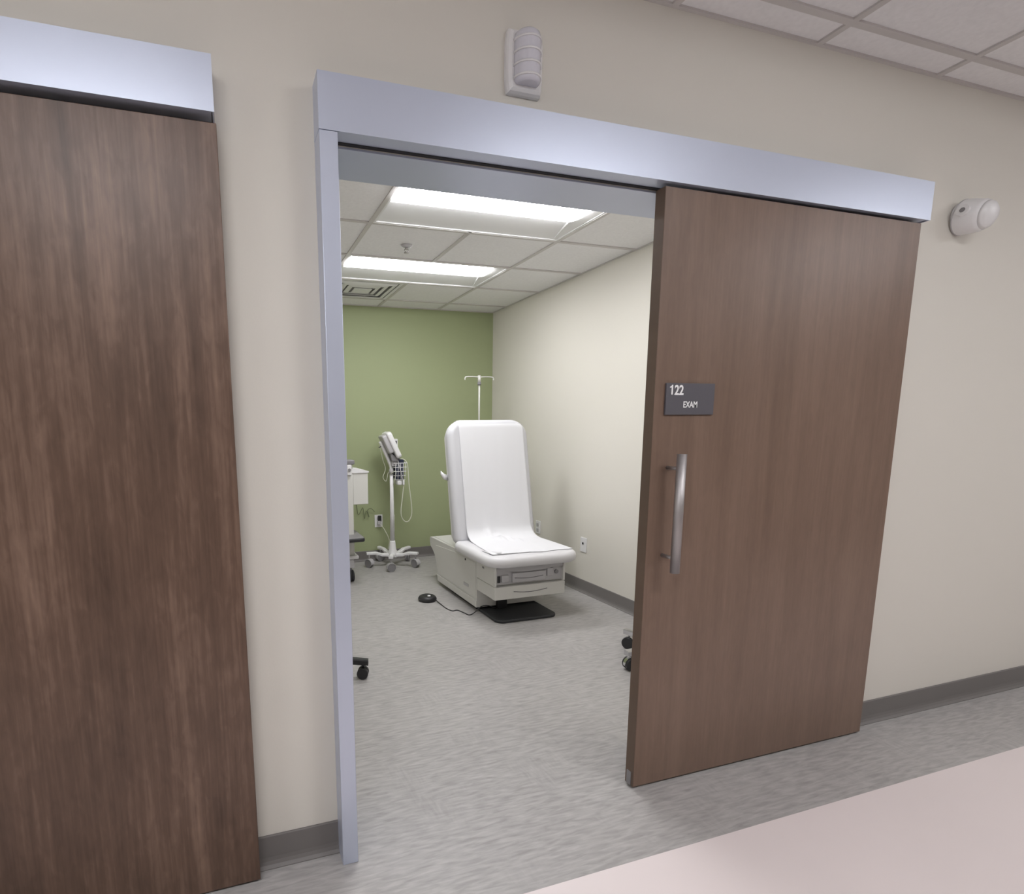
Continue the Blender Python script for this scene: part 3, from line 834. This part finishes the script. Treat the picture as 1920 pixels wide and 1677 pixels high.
# ------------------------------------------------------------------ white medical cart at the left, mostly behind the casing
mc = thing('medical_cart', 'white medical cart with side bin and dark tray left of the monitor stand', 'cart', (0.44, 3.18, 0))
MB().box(-0.06, 0.105, -0.08, 0.07, 0.235, 1.03, 0.006).done('column', 'body', mc)
MB().box(-0.20, 0.122, -0.10, 0.09, 1.030, 1.068, 0.008).done('top_cap', 'grey', mc)
MB().box(0.055, 0.092, -0.100, -0.079, 0.940, 1.030, 0.006).done('hinge_block', 'plastic', mc)
MB().cyl((0.074, -0.10, 0.985), (0.074, -0.108, 0.985), 0.013, 14).done('hinge_knob', 'grey', mc)
bn = MB(); bn.box(0.105, 0.240, -0.075, 0.13, 0.680, 0.955, 0.006); bn = bn.done('side_bin', 'body', mc)
ld = MB(); ld.prism([(0.098, 0.955), (0.247, 0.955), (0.248, 0.968), (0.225, 0.972), (0.19, 0.985), (0.14, 0.992), (0.098, 0.992)], 'y', -0.082, 0.137); ld.done('bin_lid', 'plastic', bn)
ty = MB(); ty.T = Matrix.Translation((0.0, -0.26, 0.385)); ty.slab(0.325, 0.42, 0.03, 0.030, 0.008, seg=5, lay=3); ty.done('tray', 'black', mc)
ty = MB(); ty.T = Matrix.Translation((0.0, -0.255, 0.4145)); ty.slab(0.315, 0.41, 0.028, 0.006, 0.002, seg=5, lay=2); ty.done('tray_mat', 'grey', mc)
MB().box(-0.20, 0.135, -0.11, 0.10, 0.205, 0.235, 0.008).done('base', 'plastic', mc)
for sx in (-0.16, 0.070):
    for sy in (-0.07, 0.07):
        ck = MB(); ck.box(sx - 0.026, sx + 0.026, sy - 0.026, sy + 0.026, 0.125, 0.205, 0.006); ck = ck.done('caster_mount', 'lgrey', mc)
        caster(ck, sx, sy, 0.1, 0.052, 0.034, False, 'rubber', 'grey', 0.13)
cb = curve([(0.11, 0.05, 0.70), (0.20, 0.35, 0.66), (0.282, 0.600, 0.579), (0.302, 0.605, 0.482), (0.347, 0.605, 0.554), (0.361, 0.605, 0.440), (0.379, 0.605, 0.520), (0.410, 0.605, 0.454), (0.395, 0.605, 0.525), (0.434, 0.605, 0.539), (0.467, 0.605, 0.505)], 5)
b = MB(); b.tube(cb, 0.0032, 6); b.done('shadow_squiggle', 'olive', mc)  # added thin tube tracing a leaf-like shadow on the green wall

# ------------------------------------------------------------------ rolling stools, only their casters in view
def stool(name, label, x, y, ang0, rad, legmat, rleg, seat_z, wheel_r, cast_ang):
    o = thing(name, label, 'stool', (x, y, 0), group='rolling stools')
    for kx in range(5):
        a = ang0 + 2 * PI * kx / 5
        c_, s_ = math.cos(a), math.sin(a)
        lg = MB()
        rings = []
        for r_, z_, w_, h_ in ((0.02, 0.125, 0.018, 0.034), (rad * 0.6, 0.105, 0.018, 0.032), (rad + 0.03, wheel_r * 2 + 0.030, 0.018, 0.030)):
            rings.append([(c_ * r_ - s_ * u, s_ * r_ + c_ * u, z_ + v_) for u, v_ in ((-w_, -h_ / 2), (w_, -h_ / 2), (w_, h_ * .3), (w_ * .7, h_ / 2), (-w_ * .7, h_ / 2), (-w_, h_ * .3))])
        lg.loft(rings, smooth=False)
        lg = lg.done('leg', legmat, o)
        caster(lg, c_ * rad, s_ * rad, cast_ang + kx, wheel_r, 0.05, legmat == 'chrome', 'black', 'chrome' if legmat == 'chrome' else 'black', wheel_r * 2 + 0.02)
    MB().cyl((0, 0, 0.10), (0, 0, 0.16), 0.035, 20).done('hub', legmat, o)
    MB().cyl((0, 0, 0.15), (0, 0, seat_z), 0.018, 16).done('gas_lift', 'chrome', o)
    MB().lathe([(0.0, seat_z - 0.005), (rleg - 0.02, seat_z), (rleg, seat_z + 0.02), (rleg, seat_z + 0.05), (rleg - 0.03, seat_z + 0.075), (0.0, seat_z + 0.08)], 28).done('seat', 'black', o)
    return o
stool('rolling_stool', 'black stool foot with caster just showing past the silver casing', -0.150, 1.29, math.radians(-18), 0.325, 'black', 0.19, 0.44, 0.030, 1.2)
stool('rolling_stool', 'chrome stool with black casters peeking out behind the open sliding door', 1.850, 0.79, math.radians(106), 0.275, 'chrome', 0.17, 0.44, 0.035, 0.5)
